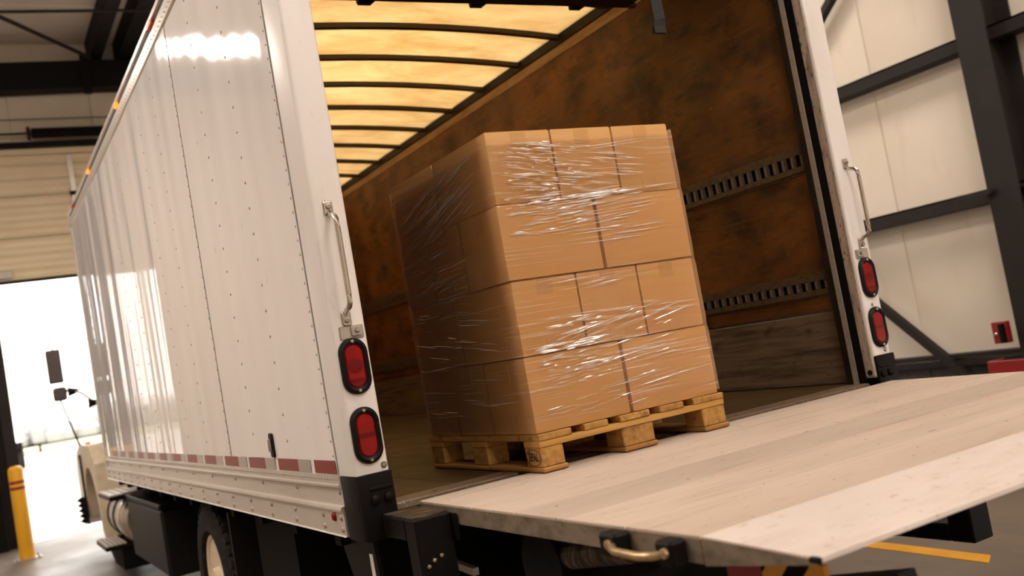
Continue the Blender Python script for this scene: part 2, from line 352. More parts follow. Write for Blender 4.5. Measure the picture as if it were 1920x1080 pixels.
def icolumn(y, parent, x0=6.1, x1=6.47, z1=6.0):
    g = MB().box(x0, x0 + .02, y - .13, y + .13, GZ, z1).box(x1 - .02, x1, y - .13, y + .13, GZ, z1).box(x0 + .02, x1 - .02, y - .008, y + .008, GZ, z1)
    o = g.build('column', 'hall_steel', parent)
    MB().box(x0 - .02, x1 + .02, y - .17, y + .17, GZ, GZ + .02).build('base_plate', 'hall_steel', o)
    MB().box(x0 + .02, x1 - .02, y - .125, y - .012, .96, .98).build('stiffener', 'hall_steel', o)
    return o
icolumn(1.66, wr); icolumn(8.2, wr); icolumn(-4.9, wr)
MB().box(6.03, 6.1, 1.72, 2.08, .955, .985).build('bracket', 'hall_steel', wr)
MB().bar((6.35, 1.95, -.99), (6.35, 7.6, 4.35), .07, .07).build('brace', 'hall_steel', wr)
MB().bar((6.40, 3.75, 2.63), (6.40, 1.9, 4.04), .08, .06).build('brace', 'hall_steel', wr)
# red guard at the column foot and red box on it
cg = empty('column_guard', (6.05, 1.75, GZ), 'red steel guard around the foot of the right-hand column', 'guard')
MB().box(5.86, 5.88, 1.42, 1.93, GZ, -.33).box(5.88, 6.06, 1.91, 1.93, GZ, -.33).box(5.88, 6.06, 1.42, 1.44, GZ, -.33).build('plate', 'red_paint', cg, bevel=.004)
MB().box(5.84, 6.06, 1.40, 1.95, GZ, GZ + .015).build('foot_plate', 'red_paint', cg)
eb = empty('red_bracket', (6.1, 1.87, -.21), 'small red bracket with chrome bolt on the right-hand column', 'bracket')
MB().box(6.04, 6.098, 1.83, 1.955, -.215, -.045).build('plate', 'red_paint', eb, bevel=.003)
MB().box(5.99, 6.04, 1.84, 1.87, -.21, -.06).build('stop', 'black_steel', eb, bevel=.004)
MB().lathe([(.016, 0), (.016, -.012), (.009, -.016)], (6.04, 1.925, -.14), 'x', 10).build('bolt', 'chrome', eb)

# left wall (seen only mirrored in the truck side)
wl = empty('wall_left', (-6.5, 2, GZ), 'cream insulated steel wall left of the truck', kind='structure')
p0 = None
for i, y in enumerate(ys[:-1]):
    if p0 is None: p0 = Bx(-6.56, -6.5, y + .004, y + 1.171, GZ, 6.0).build('wall_panel', 'hall_panel', wl, bevel=.006)
    else: piece(p0, (0, 1.175 * i, 0))
for z0, z1 in ((2.1, 2.32), (.85, 1.07), (3.4, 3.6), (-.5, -.3)):
    MB().box(-6.5, -6.3, -8.8, 12, z0, z1).build('girt', 'hall_steel', wl)
for y in (9.6, 1.7, -4.9): MB().box(-6.5, -6.1, y - .13, y + .13, GZ, 6.0).build('column', 'hall_steel', wl)
# rear wall behind the camera
wb = empty('wall_rear', (0, -9, GZ), 'cream wall behind the camera', kind='structure')
for i in range(12): Bx(-6.5 + i * 1.0833 + .003, -6.5 + (i + 1) * 1.0833 - .003, -9.1, -8.98, GZ, 6).build('wall_panel', 'hall_panel', wb)
for z0 in (2.1, .85, 3.4): MB().box(-6.4, 6.4, -8.98, -8.8, z0, z0 + .2).build('girt', 'hall_steel', wb)

# ---- front wall with the overhead door
wf = empty('wall_front', (0, 12, GZ), 'cream end wall with an overhead door opening', kind='structure')
for x0, x1, z0, z1 in ((-6.5, -1.36, GZ, 4.42), (-1.36, -1.06, 2.5, 4.42), (-1.06, -.62, GZ, 4.42)): Bx(x0, x1, 12.0, 12.12, z0, z1).build('wall_panel', 'hall_panel', wf)
for x in (-1.17, -1.27): Bx(x - .025, x + .025, 12.0, 12.12, GZ, 2.5).build('post', 'hall_panel', wf)
Bx(4.2, 6.5, 12.0, 12.12, GZ, 4.42).build('wall_panel', 'hall_panel', wf)
for i in range(12): Bx(-6.5 + i * 1.0833 + .003, -6.5 + (i + 1) * 1.0833 - .003, 12.0, 12.12, 4.42, 6.0).build('wall_panel', 'hall_panel', wf, bevel=.004)
MB().box(-.64, -.50, 11.82, 12.16, GZ, 4.4).box(-.75, -.64, 11.92, 12.0, GZ, 4.4).build('jamb', 'hall_steel', wf)
MB().box(4.1, 4.24, 11.82, 12.16, GZ, 4.4).build('jamb', 'hall_steel', wf)
MB().box(-1.05, -.76, 11.72, 12.0, GZ, 4.9).build('column', 'black_frame', wf)
MB().box(-.64, 4.24, 11.86, 12.0, 4.38, 4.46).build('header', 'black_steel', wf)
MB().box(-.64, 4.24, 11.93, 12.0, 4.30, 4.375).build('header_trim', 'door_cream', wf)
d1 = empty('door_1', (1.8, 12, 2.53), 'cream ribbed overhead sectional door, raised partway above the cab', kind='structure')
for i in range(3):
    z0 = 2.545 + i * .585
    poly = [(12.06, z0 + .006), (12.06, z0 + .579)]
    pr = []
    for k in range(12):
        zz = z0 + .579 - k * .573 / 11
        pr.append((12.0 + (.03 if k % 4 in (1, 2) else 0.), zz))
    MB().prism(poly + pr, 'x', -.48, 4.08).build('door_section', 'door_cream', d1)
    MB().box(.66, .73, 11.975, 11.998, z0 + .03, z0 + .56).build('stile', 'alu_rail', d1)
    if i: MB().box(.64, .76, 11.965, 11.998, z0 - .03, z0 + .03).build('hinge', 'black_steel', d1)
MB().box(-.5, 4.1, 12.061, 12.08, 2.52, 4.42).build('door_light_stop', 'door_cream', d1)  # added plate that stops sky light at the section gaps
MB().box(-.48, 4.08, 12.0, 12.06, 2.505, 2.54).build('bottom_seal', 'black_steel', d1)
MB().box(-.5, -.24, 11.97, 11.998, 2.58, 2.68).build('pull_plate', 'grey_plate', d1, bevel=.004)
MB().tube([(-.7, 11.8, 4.56), (4.2, 11.8, 4.56)], .016, 8).build('spring_shaft', 'black_steel', d1)
pr = []
for k in range(60): pr.append((.078 if k % 2 else .066, .24 + k * .0165))
MB().lathe(pr, (0, 11.8, 4.56), 'x', 14).build('torsion_spring', 'black_steel', d1)
for x in (.18, 1.3): MB().lathe([(.03, 0), (.095, .005), (.095, .04), (.03, .05)], (x, 11.8, 4.56), 'x', 14).build('spring_cone', 'black_steel', d1)
MB().tube([(-.7, 11.86, 4.78), (4.2, 11.86, 4.78)], .008, 6).build('cable', 'black_steel', d1)

# ---- ceiling
ce = empty('ceiling', (0, 2, 6.0), 'cream insulated roof on dark purlins', kind='structure')
c0 = None
for i in range(13):
    if c0 is None: c0 = Bx(-6.6, 6.6, -9.1, -9.1 + 1.62, 5.92, 5.98).build('ceiling_panel', 'ceiling_panel', ce, bevel=.01)
    else: piece(c0, (0, 1.64 * i, 0))
for x, wd in ((1.21, .17), (1.66, .30), (-1.4, .17), (-4.0, .17), (3.9, .17)):
    MB().box(x - wd / 2, x + wd / 2, -9, 11.95, 5.60, 5.92).build('purlin', 'black_beam', ce)
MB().prism([(-6.4, 4.96), (-6.4, 5.33), (1.2, 5.56), (6.4, 5.56), (6.4, 5.16), (1.2, 5.16)], 'y', 11.62, 11.9).build('rafter', 'black_beam', ce)
MB().box(.98, 1.08, 11.55, 11.62, 5.05, 5.62).build('gusset', 'black_beam', ce)
MB().box(-6.4, 6.4, 1.5, 1.8, 5.2, 5.6).build('rafter', 'black_beam', ce)
MB().tube([(-1.33, 8.5, 5.57), (1.13, 11.58, 5.57)], .028, 8).build('brace_rod', 'hall_steel', ce)
MB().tube([(-1.3, 10.1, 5.60), (1.75, 9.85, 5.60)], .022, 8).build('tie_rod', 'hall_steel', ce)

# ---- lamps: some read from reflection and roof glow, others added unseen for light
lamp0 = None
LSPOT = [(-.8, -7.6), (2.9, -7.4), (-2.12, 8.52), (1.25, 2.6), (1.25, 6.4), (-2.6, 3.2), (-2.9, .5), (1.4, -2.4), (1.4, -5.6), (-1.3, -5.0), (4.7, .2), (4.7, 4.6), (4.7, -4.4), (-4.7, .6), (-4.7, 5.6)]
for x, y in LSPOT:
    loc = (x, y, 4.62)
    t = empty('bay_and_fill_lamp', loc, 'linear lamp under the hall roof, one of a set partly added for light', 'lamp', 'ceiling lamps')
    if lamp0 is None:
        lamp0 = t
        MB().prism([(y - .25, 4.62), (y + .25, 4.62), (y + .16, 4.70), (y - .16, 4.70)], 'x', x - .5, x + .5).build('housing', 'lamp_housing', t)
        MB().box(x - .48, x + .48, y - .22, y + .22, 4.598, 4.619).build('diffuser', 'lamp_glow', t)
        for s in (-.4, .4): MB().tube([(x + s, y, 4.70), (x + s, y, 5.92)], .004, 6).build('cable', 'black_steel', t)
    else:
        for ch in list(lamp0.children):
            c = ch.copy(); COL.objects.link(c); c.parent = t

# ---- outdoors
yd = Bx(-120, 150, 12.15, 75, GZ - .25, GZ - .01).build('ground_yard', 'yard_concrete', kind='structure', label='pale concrete yard outside the door')
yg = Bx(-160, 200, 75, 330, GZ - .25, GZ + .3).build('ground_verge', 'yard_grass', kind='structure', label='grass verge beyond the yard')
g = MB()
for i in range(90):
    x = -40 + i * 1.5 + random.uniform(-.5, .5); y = 95 + random.uniform(-3, 3); r = random.uniform(1.2, 2.2); h = random.uniform(1.6, 3.4)
    g.lathe([(.01, -.3), (r, h * .1), (r * 1.1, h * .45), (r * .7, h * .85), (.01, h)], (x, y, GZ + .3), 'z', 7)
tag(g.build('tree_line', 'tree_grey', kind='stuff', smooth=True), 'hazy grey line of shrubs far beyond the door', 'trees')
pt = empty('parked_trailer', (-.4, 46, GZ), 'white trailer with dark wheels parked outside beyond the door', 'trailer')
MB().box(-2.2, .95, 45, 56, .15, 3.9).build('body', 'trailer_white', pt, bevel=.05)
for x in (.62, -1.6):
    MB().lathe([(.2, 0), (.46, .0), (.5, .06), (.5, .26), (.46, .32), (.2, .32)], (x, 46.2, GZ + .5), 'x', 18).build('wheel', 'tyre', pt)
MB().box(-1.9, .9, 45.2, 47.4, -.15, .15).build('chassis', 'black_frame', pt)
MB().box(.95, 1.62, 45.1, 45.2, -.12, -.06).build('bar', 'black_frame', pt)
MB().box(1.52, 1.62, 45.1, 45.25, -.45, -.1).build('mud_flap', 'black_frame', pt)

bo = empty('bollard', (-.60, 10.35, GZ), 'yellow steel bollard with two red bands beside the door', 'bollard')
BX, BY = -.60, 10.35
MB().lathe([(.085, 0), (.085, 1.05), (.078, 1.09), (.05, 1.115), (.001, 1.12)], (BX, BY, GZ), 'z', 22).build('post', 'yellow_paint', bo, smooth=True)
for z in (.905, .835): MB().lathe([(.0865, 0), (.0865, .035)], (BX, BY, GZ + z), 'z', 22).build('band', 'red_paint', bo, smooth=True)
MB().box(BX - .15, BX + .15, BY - .15, BY + .15, GZ, GZ + .012).build('base_plate', 'grey_plate', bo)
for sx in (-.12, .12):
    for sy in (-.12, .12): MB().lathe([(.014, 0), (.014, .012), (.006, .013), (.006, .03)], (BX + sx, BY + sy, GZ + .012), 'z', 6).build('bolt', 'bolt_steel', bo)

# ================================================================== the truck
T = empty('box_truck', (W / 2, 3.5, GZ), 'white box truck with open rear, tail lights and lowered aluminium liftgate', 'truck')
seams = [.172, 1.63, 3.0, 4.37, 5.74, L]
for i in range(5):
    y0, y1 = seams[i] + .002, seams[i + 1] + (.012 if i < 4 else 0)
    x = -.0016 if i % 2 else 0.
    p = Bx(x, .02, y0, y1, .10, 2.205).build('side_panel', 'panel_white', T)
    if i: MB().box(x - .0012, x + .0002, y0 - .003, y0 + .0015, .115, 2.2).build('seam', 'sealant', p)
    rv = MB()
    for k in range(44):
        z = .13 + k * .048
        if z < 2.19 and not (.115 < z < .168): rv.dome((x, y0 + .013, z), (-1, 0, 0), .0045, .003, 6)
    step = (y1 - y0) / 3
    for c in (1, 2):
        for k in range(21):
            z = .23 + k * .0985 + (c - 1) * .03
            if z < 2.18: rv.dome((x, y0 + c * step + .03, z), (-1, 0, 0), .0062, .004, 7)
    rv.build('rivets', 'rivet_shaded', p, kind='stuff', smooth=True)
Bx(W - .02, W, .172, L, .10, 2.205).build('side_panel', 'panel_white', T)
Bx(.0, W, L - .03, L + .0, -.08, 2.28).build('front_bulkhead', 'panel_white', T)
# reflective tape
i = 0; y = .4007
while y < 6.3:
    Bx(-.0028, -.0018, max(.176, y - .262), y, .1185, .1627).build('reflective_strip', 'tape_red', T)
    if y - .262 - .15 > .17: Bx(-.0028, -.0018, y - .262 - .15, y - .264, .1185, .1627).build('reflective_strip', 'tape_silver', T)
    y += .4572
# bottom rail
br = MB().prism([(.0, .115), (-.003, .115), (-.003, .086), (-.008, .083), (-.008, .076), (.004, .072), (.004, .014), (-.010, .010), (-.012, .002), (-.010, -.006), (-.004, -.010), (-.004, -.082), (-.010, -.086), (.03, -.088), (.03, .115)], 'y', .168, L).build('bottom_rail', 'alu_rail', T)
rv = MB(); rs = MB()
for k in range(19):
    yy = .38 + k * .333
    for z in (-.024, -.064): rv.dome((-.004, yy, z), (-1, 0, 0), .0105, .008, 8)
for z in (-.024, -.064): rv.dome((-.004, .195, z), (-1, 0, 0), .0105, .008, 8)
for k in range(14): rv.dome((.004, .19 + k * .485, .057), (-1, 0, 0), .0085, .007, 8)
for k in range(200): rs.dome((-.003, .19 + k * .03, .100), (-1, 0, 0), .004, .003, 5)
rv.build('bolt_heads', 'rivet_metal', br, kind='stuff', smooth=True); rs.build('rivets', 'rivet_metal', br, kind='stuff', smooth=True)
MB().dome((-.004, .262, -.024), (-1, 0, 0), .017, .012, 12).build('side_marker', 'red_lens', T, smooth=True)
MB().prism([(W, .115), (W + .004, .115), (W + .004, -.086), (W - .03, -.086), (W - .03, .115)], 'y', .168, L).build('bottom_rail', 'alu_rail', T)
# top rail, marker lamps
for s, xo in ((1, 0.), (-1, W)):
    pf = [(.03, 2.19), (-.006, 2.195), (-.010, 2.2), (-.008, 2.268), (-.001, 2.271), (-.001, 2.300), (-.012, 2.304), (-.012, 2.328), (.0, 2.338), (.05, 2.342), (.05, 2.19)]
    tr = MB().prism([(xo + s * a, z) for a, z in pf], 'y', .0, L + .02).build('top_rail', 'alu_rail', T)
    if s == 1:
        rv = MB()
        for k in range(220): rv.dome((-.0095, .1 + k * .0295, 2.214 + (k % 2) * .012), (-1, 0, 0), .004, .003, 5)
        rv.build('rivets', 'rivet_metal', tr, kind='stuff')
        MB().box(-.0022, -.0005, .02, L, 2.272, 2.299).build('channel_shade_strip', 'dark_steel', tr)  # dark strip stands in for shade in the marker lamp channel
        for yy, hl, m in ((1.87, .055, 'orange_lens'), (3.167, .035, 'amber_lens'), (4.814, .035, 'amber_lens'), (6.071, .035, 'orange_lens')):
            MB().box(-.022, -.0022, yy - hl, yy + hl, 2.273, 2.298).build('marker_lamp', m, T, bevel=.005)
MB().box(-.006, .02, L - .05, L + .012, -.085, 2.30).build('corner_post', 'alu_rail', T)
# rear posts
def mir(x, s): return x if s == 1 else W - x
def mbox(mb, s, x0, x1, *r):
    a, b = sorted((mir(x0, s), mir(x1, s))); return mb.box(a, b, *r)
WP = .1126
for s in (1, -1):
    po = mbox(MB(), s, 0, WP, 0, .166, .02, 2.36).build('rear_post', 'post_white', T, bevel=.014, bseg=3, smooth=True)
    mbox(MB(), s, WP - .001, WP + .0012, .016, .06, .03, 2.2).build('jamb_strip', 'post_dirty', po)
    tk = mbox(mbox(MB(), s, WP - .002, WP + .002, .06, .104, .0, 2.2), s, WP - .03, WP + .002, .100, .104, .0, 2.2).build('door_track', 'black_frame', T)
    mbox(MB(), s, WP - .002, WP + .006, .104, .132, .0, 2.2).build('track_lip', 'grey_plate', tk)
    mbox(MB(), s, WP - .002, WP + .004, .132, .17, .0, 2.2).build('track_edge', 'dark_steel', tk)
    # black corner casing
    cs = mbox(mbox(MB(), s, -.004, WP + .002, -.012, .002, -.092, .115), s, -.004, .03, .0025, .150, -.092, .115).build('corner_casing', 'black_steel', T, bevel=.006, bseg=2, smooth=True)
    mbox(MB(), s, .03, WP - .006, -.019, -.010, .062, .074).build('rib', 'black_steel', cs, bevel=.003)
    for xx in (.045, .090):
        MB().lathe([(.0155, 0), (.0155, -.010), (.010, -.014), (.001, -.015)], (mir(xx, s), -.012, .034), 'y', 12).build('bolt', 'black_steel', cs, smooth=True)
    # tail lights
    for zc, band in (((.5316 + .3764) / 2, 0), ((.3116 + .1579) / 2, 1)):
        xc = mir(.0538, s)
        tl = MB().oval(xc, zc, .0475, .0895, -.018, -.001, 12, inner=(.030, .068)).build('tail_light', 'rubber', T, smooth=True)
        MB().oval(xc, zc, .0305, .0685, -.013, -.001, 12).build('lens', 'red_lens', tl, smooth=True)
        for zz in (zc + .0777, zc - .0777): MB().dome((xc, -.0185, zz), (0, -1, 0), .0058, .003, 8).build('screw', 'bolt_steel', tl, smooth=True)
        if band: MB().box(xc - .026, xc + .026, -.0145, -.0125, zc - .006, zc + .008).build('band', 'dark_red_lens', tl)
        else:
            MB().lathe([(.018, -.0005), (.024, -.0012), (.018, -.0018)], (xc, -.0128, zc), 'y', 16).build('reflector_ring', 'dark_red_lens', tl)
            MB().box(xc - .024, xc + .024, -.0145, -.0125, zc - .052, zc - .040).build('band', 'dark_red_lens', tl)
    # grab handle
    hx = mir(.0528, s); zt, zb = .9683, .6014
    pts = [(hx, -.008, zt - .020), (hx, -.020, zt - .030), (hx, -.045, zt - .037), (hx, -.058, zt - .050), (hx, -.060, zt - .075), (hx, -.060, zb + .075), (hx, -.058, zb + .050), (hx, -.045, zb + .037), (hx, -.020, zb + .030), (hx, -.008, zb + .020)]
    h = MB().tube(pts, .0088, 12).build('grab_handle', 'steel_handle', T, smooth=True)
    for z, q in ((zt, 1), (zb, -1)):
        MB().box(hx - .015, hx + .015, -.007, 0, min(z + q * .018, z - q * .028), max(z + q * .018, z - q * .028)).build('flange', 'steel_handle', h, bevel=.005, bseg=2)
        MB().lathe([(.0105, 0), (.0105, -.004), (.0075, -.009), (.003, -.0095), (.003, -.006)], (hx, -.007, z), 'y', 12).build('bolt', 'bolt_steel', h, smooth=True)
    # latch plate
    lp = mbox(MB(), s, .022, .102, -.004, 0, .540, .582).build('latch_plate', 'grey_plate', T, bevel=.003)
    mbox(MB(), s, .060, .096, -.012, -.004, .5475, .580).build('keeper', 'grey_plate', lp, bevel=.003)
    MB().lathe([(.009, 0), (.009, -.004), (.006, -.008), (.002, -.0085)], (mir(.078, s), -.012, .565), 'y', 10).build('bolt', 'bolt_steel', lp, smooth=True)
    MB().lathe([(.0105, 0), (.0105, -.003), (.007, -.007), (.002, -.0075)], (mir(.096 if s == 1 else .034, s), 0, .1335), 'y', 12).build('bolt', 'bolt_steel', po, smooth=True)
    if s == -1:
        MB().dome((mir(.058, s), 0, .335), (0, -1, 0), .008, .005, 8).build('bolt', 'bolt_steel', po, smooth=True)
        MB().lathe([(.012, 0), (.012, .004), (.001, .005)], (W - WP - .0055, .035, .045), 'x', 10).build('drain_hole', 'black_frame', po)
Bx(WP, W - WP, .0, .166, 2.16, 2.36).build('rear_header', 'post_white', T, bevel=.01)
# folding latch on the left side
la = Bx(-.009, -.0018, .878, .924, .166, .262).build('side_latch', 'rubber', T, bevel=.004)
MB().box(-.018, -.009, .888, .914, .19, .24).build('lever', 'bolt_steel', la, bevel=.003)
Bx(.004, .018, .165, .1715, .1, 2.2).build('seam_gap', 'black_frame', T)

# ---- cargo interior
IX0, IX1 = .078, W - .078
wi = Bx(IX1, IX1 + .014, .17, L - .04, .345, 2.235).build('lining_panel', 'plywood', T)
Bx(IX0 - .014, IX0, .17, L - .04, .345, 2.235).build('lining_panel', 'plywood', T)
Bx(IX0, IX1, L - .06, L - .035, .0, 2.24).build('lining_panel', 'plywood', T)
for x0, x1 in ((IX1 - .004, IX1 + .014), (IX0 - .014, IX0 + .004)):
    sp = Bx(x0, x1, .17, L - .07, .002, .332).build('scuff_board', 'scuff_wood', T, bevel=.004)
    xs = x0 if x1 > 1 else x1; nx = -1 if x1 > 1 else 1
    sb = MB()
    for k in range(12):
        for z in (.05, .30): sb.dome((xs, .3 + k * .5, z), (nx, 0, 0), .007, .004, 7)
    sb.build('screws', 'bow_steel', sp, kind='stuff')
    Bx(x0, x1, .17, L - .07, 2.16, 2.215).build('top_batten', 'trim_wood', T)
    Bx(x0 - .004, x1 + .004, .17, L - .07, 2.225, 2.30).build('roof_rail', 'dark_steel', T)
# logistic track on both side walls
for z0, z1 in ((.985, 1.092), (.415, .508)):
    for sd in (1, -1):
        xa = IX1 if sd == 1 else IX0; q = -sd
        def xb(a, b): return tuple(sorted((xa + q * a, xa + q * b)))
        m = MB(); h = z1 - z0
        for lo, hi in ((z0, z0 + .026), (z1 - .026, z1)):
            m.box(*xb(.0, .011), .185, L - .1, lo, hi)
        m.box(*xb(.0, .004), .185, L - .1, z0 - .012, z0); m.box(*xb(.0, .004), .185, L - .1, z1, z1 + .012)
        yy = .185
        while yy < L - .1:
            m.box(*xb(.003, .0105), yy, yy + .014, z0 + .022, z1 - .022); yy += .0583
        tk = m.build('logistic_track', 'track_steel', T)
        sb0 = MB().box(*xb(.003, .0125), .199, .211, z0 + .028, z1 - .028).build('slot_bar', 'track_bar_lit', tk)
        for k in range(1, 108): piece(sb0, (0, .0583 * k, 0))
        m2 = MB(); yy = .24
        while yy < L - .2:
            for z in (z0 - .006, z1 + .006): m2.dome((xa + q * .004, yy, z), (q, 0, 0), .005, .003, 6)
            yy += .1
        m2.build('screws', 'bow_steel', tk, kind='stuff')
        MB().box(*xb(.0, .0015), .185, L - .1, z0 + .02, z1 - .02).build('slot_backing', 'black_frame', tk)
        if sd == 1: MB().box(*xb(.0, .02), .172, .2, z1 - .035, z1 + .016).build('end_clip', 'bow_steel', tk)
# cargo floor
cf = Bx(IX0 - .02, IX1 + .02, .17, L - .04, -.045, -.022).build('cargo_floor', 'black_frame', T)
n = 7; pw_ = (IX1 - IX0) / n; pl = None
for k in range(n):
    if pl is None: pl = Bx(IX0 + .002, IX0 + pw_ - .002, .172, L - .062, -.022, 0).build('plank', 'cargo_floor_wood', cf, bevel=.002)
    else: piece(pl, (pw_ * k, 0, 0))
si = Bx(WP + .004, W - WP - .004, .045, .17, -.06, .0).build('rear_sill', 'sill_metal', T, bevel=.004)
for k in range(8): MB().lathe([(.011, -.002), (.011, .0006), (.001, .0006)], (.3 + k * .27, .11, 0), 'z', 8).build('screw', 'wood_dust', si)
Bx(WP, W - WP, .0, .045, -.10, -.022).build('sill_channel', 'black_frame', T)
# roof bows and the translucent roof sheet
def zarch(x): t = (x - W / 2) / (W / 2 - .07); return 2.275 + .062 * (1 - t * t)
for k in range(-3, 9):
    yb = 1.935 + k * .512
    m = MB(); seg = 12; b = 0
    prof = [(-.026, .0), (-.02, -.026), (.02, -.026), (.026, 0)]
    for q in range(seg + 1):
        x = .08 + (W - .16) * q / seg
        for dy, dz in prof: m.v.append((x, yb + dy, zarch(x) + dz))
    for q in range(seg):
        for a in range(4):
            c = (a + 1) % 4; m.f.append((q * 4 + a, q * 4 + c, (q + 1) * 4 + c, (q + 1) * 4 + a))
    m.build('roof_bow', 'bow_steel', T)
m = MB(); seg = 24
for yy in (.0, L):
    for q in range(seg + 1):
        x = .045 + (W - .09) * q / seg; m.v.append((x, yy, zarch(x) + .004))
for q in range(seg): m.f.append((q, q + 1, seg + 2 + q, seg + 1 + q))
m.build('roof_sheet', 'roof_translucent', T, smooth=True)
# roll-up door stored under the roof, with its pull strap
rd = Bx(WP + .03, W - WP - .03, .16, 1.165, 2.165, 2.185).build('rollup_door', 'dark_steel', T)
for k in range(4): Bx(WP + .03, W - WP - .03, .165 + k * .25, .41 + k * .25, 2.140, 2.165).build('door_section', 'dark_steel', rd, bevel=.005)
for x in (.45, .83, 1.43, 2.03):
    MB().box(x - .04, x + .04, 1.15, 1.185, 2.138, 2.152).build('hinge', 'black_steel', rd)
    MB().lathe([(.016, -.03), (.016, .03)], (x, 1.185, 2.146), 'x', 8).build('hinge_pin', 'black_steel', rd)
MB().tube([(W - WP - .03, 1.14, 2.15), (W - WP + .01, 1.14, 2.15)], .02, 8).build('roller', 'bow_steel', rd)
m = MB()
for a, b_ in (((1.725, .205, 2.14), (1.728, .20, 1.69)), ((1.728, .20, 1.69), (1.722, .215, 1.632))): m.bar(a, b_, .06, .006, (0, 1, 0))
m.box(1.692, 1.752, .198, .216, 1.632, 1.662)
m.build('pull_strap', 'webbing', T)
# cross members under the body
for k in range(12): Bx(.03, W - .03, .35 + k * .52, .41 + k * .52, -.14, -.046).build('cross_member', 'black_frame', T)
for x in (.78, 1.60): Bx(x, x + .1, .05, 9.4, -.42, -.14).build('chassis_rail', 'black_frame', T)

# ---- bumper steps
for s in (1, -1):
    x0, x1 = (.055, .172) if s == 1 else (2.29, 2.41)
    top = -.016 if s == 1 else -.10
    ya, yb, zb_ = (-.27, -.190, -.62) if s == 1 else (-.385, -.275, -.64)
    m = MB().box(x0, x1, ya, yb, zb_, top)
    m.box(x0, x1, yb, .10 if s == 1 else .3, zb_, zb_ + .07)
    if s == 1: m.box(x0, x1, -.19, -.012, -.085, top)
    f = m.build('bumper_step', 'black_steel', T, bevel=.006)
    if s == 1:
        Bx(x0 + .004, x1 - .004, -.255, -.022, top, top + .0025).build('tread_plate', 'step_worn', f)
        Bx(x1, x1 + .006, -.30, -.14, -.10, -.022).build('gusset', 'black_steel', f)
        for xx, zz in ((.122, -.133), (.098, -.141), (.078, -.155), (.12, -.30)): MB().lathe([(.006, 0), (.006, -.004), (.002, -.005)], (xx, -.27, zz), 'y', 8).build('bolt', 'brass_worn', f)
    if s == 1:
        q = MB().prism([(.46, -.09), (.12, -.09), (.06, -.60), (.16, -.60)], 'x', .06, .075).build('side_bracket', 'black_steel', T)
        Bx(.0575, .0595, .135, .165, -.60, -.155).build('reflective_strip', 'white_mark', q)

# ---- liftgate
GX0, GX1 = .182, 2.425
gt = Bx(GX0, GX1, -1.395, -.032, -.056, -.008).build('liftgate_platform', 'gate_edge', T)
gy = [-.031, -.145, -.396, -.647, -.898, -1.149, -1.400]
def ridged(y1, y0, z1, z0, pitch=.0105, h=.0026):
    # deck plank: fine ribs run along x; z1 at y1 (front), z0 at y0 (rear)
    pts = []; n = max(2, int(round((y1 - y0) / pitch)))
    zz = lambda y: z0 + (z1 - z0) * (y - y0) / (y1 - y0)
    for k in range(n):
        a = y1 - (y1 - y0) * (k + .08) / n; b = y1 - (y1 - y0) * (k + .45) / n; c = y1 - (y1 - y0) * (k + .62) / n; d = y1 - (y1 - y0) * (k + .95) / n
        pts += [(a, zz(a)), (b, zz(b)), (c, zz(c) - h), (d, zz(d) - h)]
    return pts
for a, b in zip(gy[:-1], gy[1:]):
    top = ridged(a - .0022, b + .0022, 0, 0)
    MB().prism(top + [(b + .0015, -.0075), (a - .0015, -.0075)], 'x', GX0, GX1).build('deck_plank', 'gate_alu', gt)
top = ridged(-1.402, -1.700, 0, -.0125, .0115, .0016)
MB().prism(top + [(-1.700, -.022), (-1.402, -.056)], 'x', GX0, GX1).build('ramp_edge', 'gate_ramp', gt)
MB().prism([(-1.402, -.004), (-1.69, -.016), (-1.70, -.024), (-1.402, -.058)], 'x', GX0 - .003, GX0).build('ramp_end', 'gate_edge', gt)
MB().box(GX0 - .004, GX0 + .008, -1.703, -1.678, -.024, -.012).build('tip_cap', 'black_steel', gt, bevel=.003)
# platform hand grip with its two brackets
gh = MB().tube([(GX0 - .03, -1.145, -.030), (GX0 - .055, -1.16, -.032), (GX0 - .066, -1.19, -.034), (GX0 - .066, -1.27, -.036), (GX0 - .055, -1.305, -.035), (GX0 - .03, -1.32, -.034)], .0095, 10).build('grip_handle', 'brass_worn', gt, smooth=True)
for ya, yb in ((-1.165, -1.10), (-1.355, -1.30)):
    k = Bx(GX0 - .045, GX0, ya, yb, -.058, -.006).build('grip_bracket', 'black_steel', gt, bevel=.007)
    MB().lathe([(.011, 0), (.011, -.008), (.003, -.01)], (GX0 - .045, (ya + yb) / 2 - .01, -.028), 'x', 8).build('bolt', 'brass_worn', gt)
# lift mechanism
lm = Bx(.30, 2.2, -.16, -.06, -.52, -.40).build('lift_cross_tube', 'black_frame', T)
for x in (.42, 1.95):
    MB().bar((x, -.06, -.46), (x, -1.02, -.11), .06, .11, (1, 0, 0)).build('lift_arm', 'black_frame', T)
    MB().bar((x + .12, .1, -.62), (x + .12, -.9, -.16), .035, .07, (1, 0, 0)).build('parallel_arm', 'black_steel', T)
    MB().prism([(-.56, -.062), (-1.22, -.062), (-1.0, -.19), (-.85, -.19)], 'x', x - .05, x - .035).build('hinge_plate', 'black_steel', T)
    MB().lathe([(.028, 0), (.028, -.02), (.012, -.026), (.002, -.026)], (x - .05, -.62, -.165), 'x', 14).build('hinge_pin', 'brass_worn', T)
MB().tube([(.30, -.60, -.155), (.30, -.98, -.095)], .034, 14).build('lift_cylinder', 'step_worn', T)
MB().lathe([(.05, 0), (.105, .002), (.105, .03), (.05, .032)], (.26, -.60, -.17), 'x', 18).build('hinge_disc', 'black_frame', T)
MB().bar((.25, -.05, -.212), (.25, -.21, -.222), .02, .022).build('release_lever', 'grey_plate', T)
Bx(.41, .42, -1.30, -1.18, -.30, -.130).build('sign_plate', 'red_paint', T)
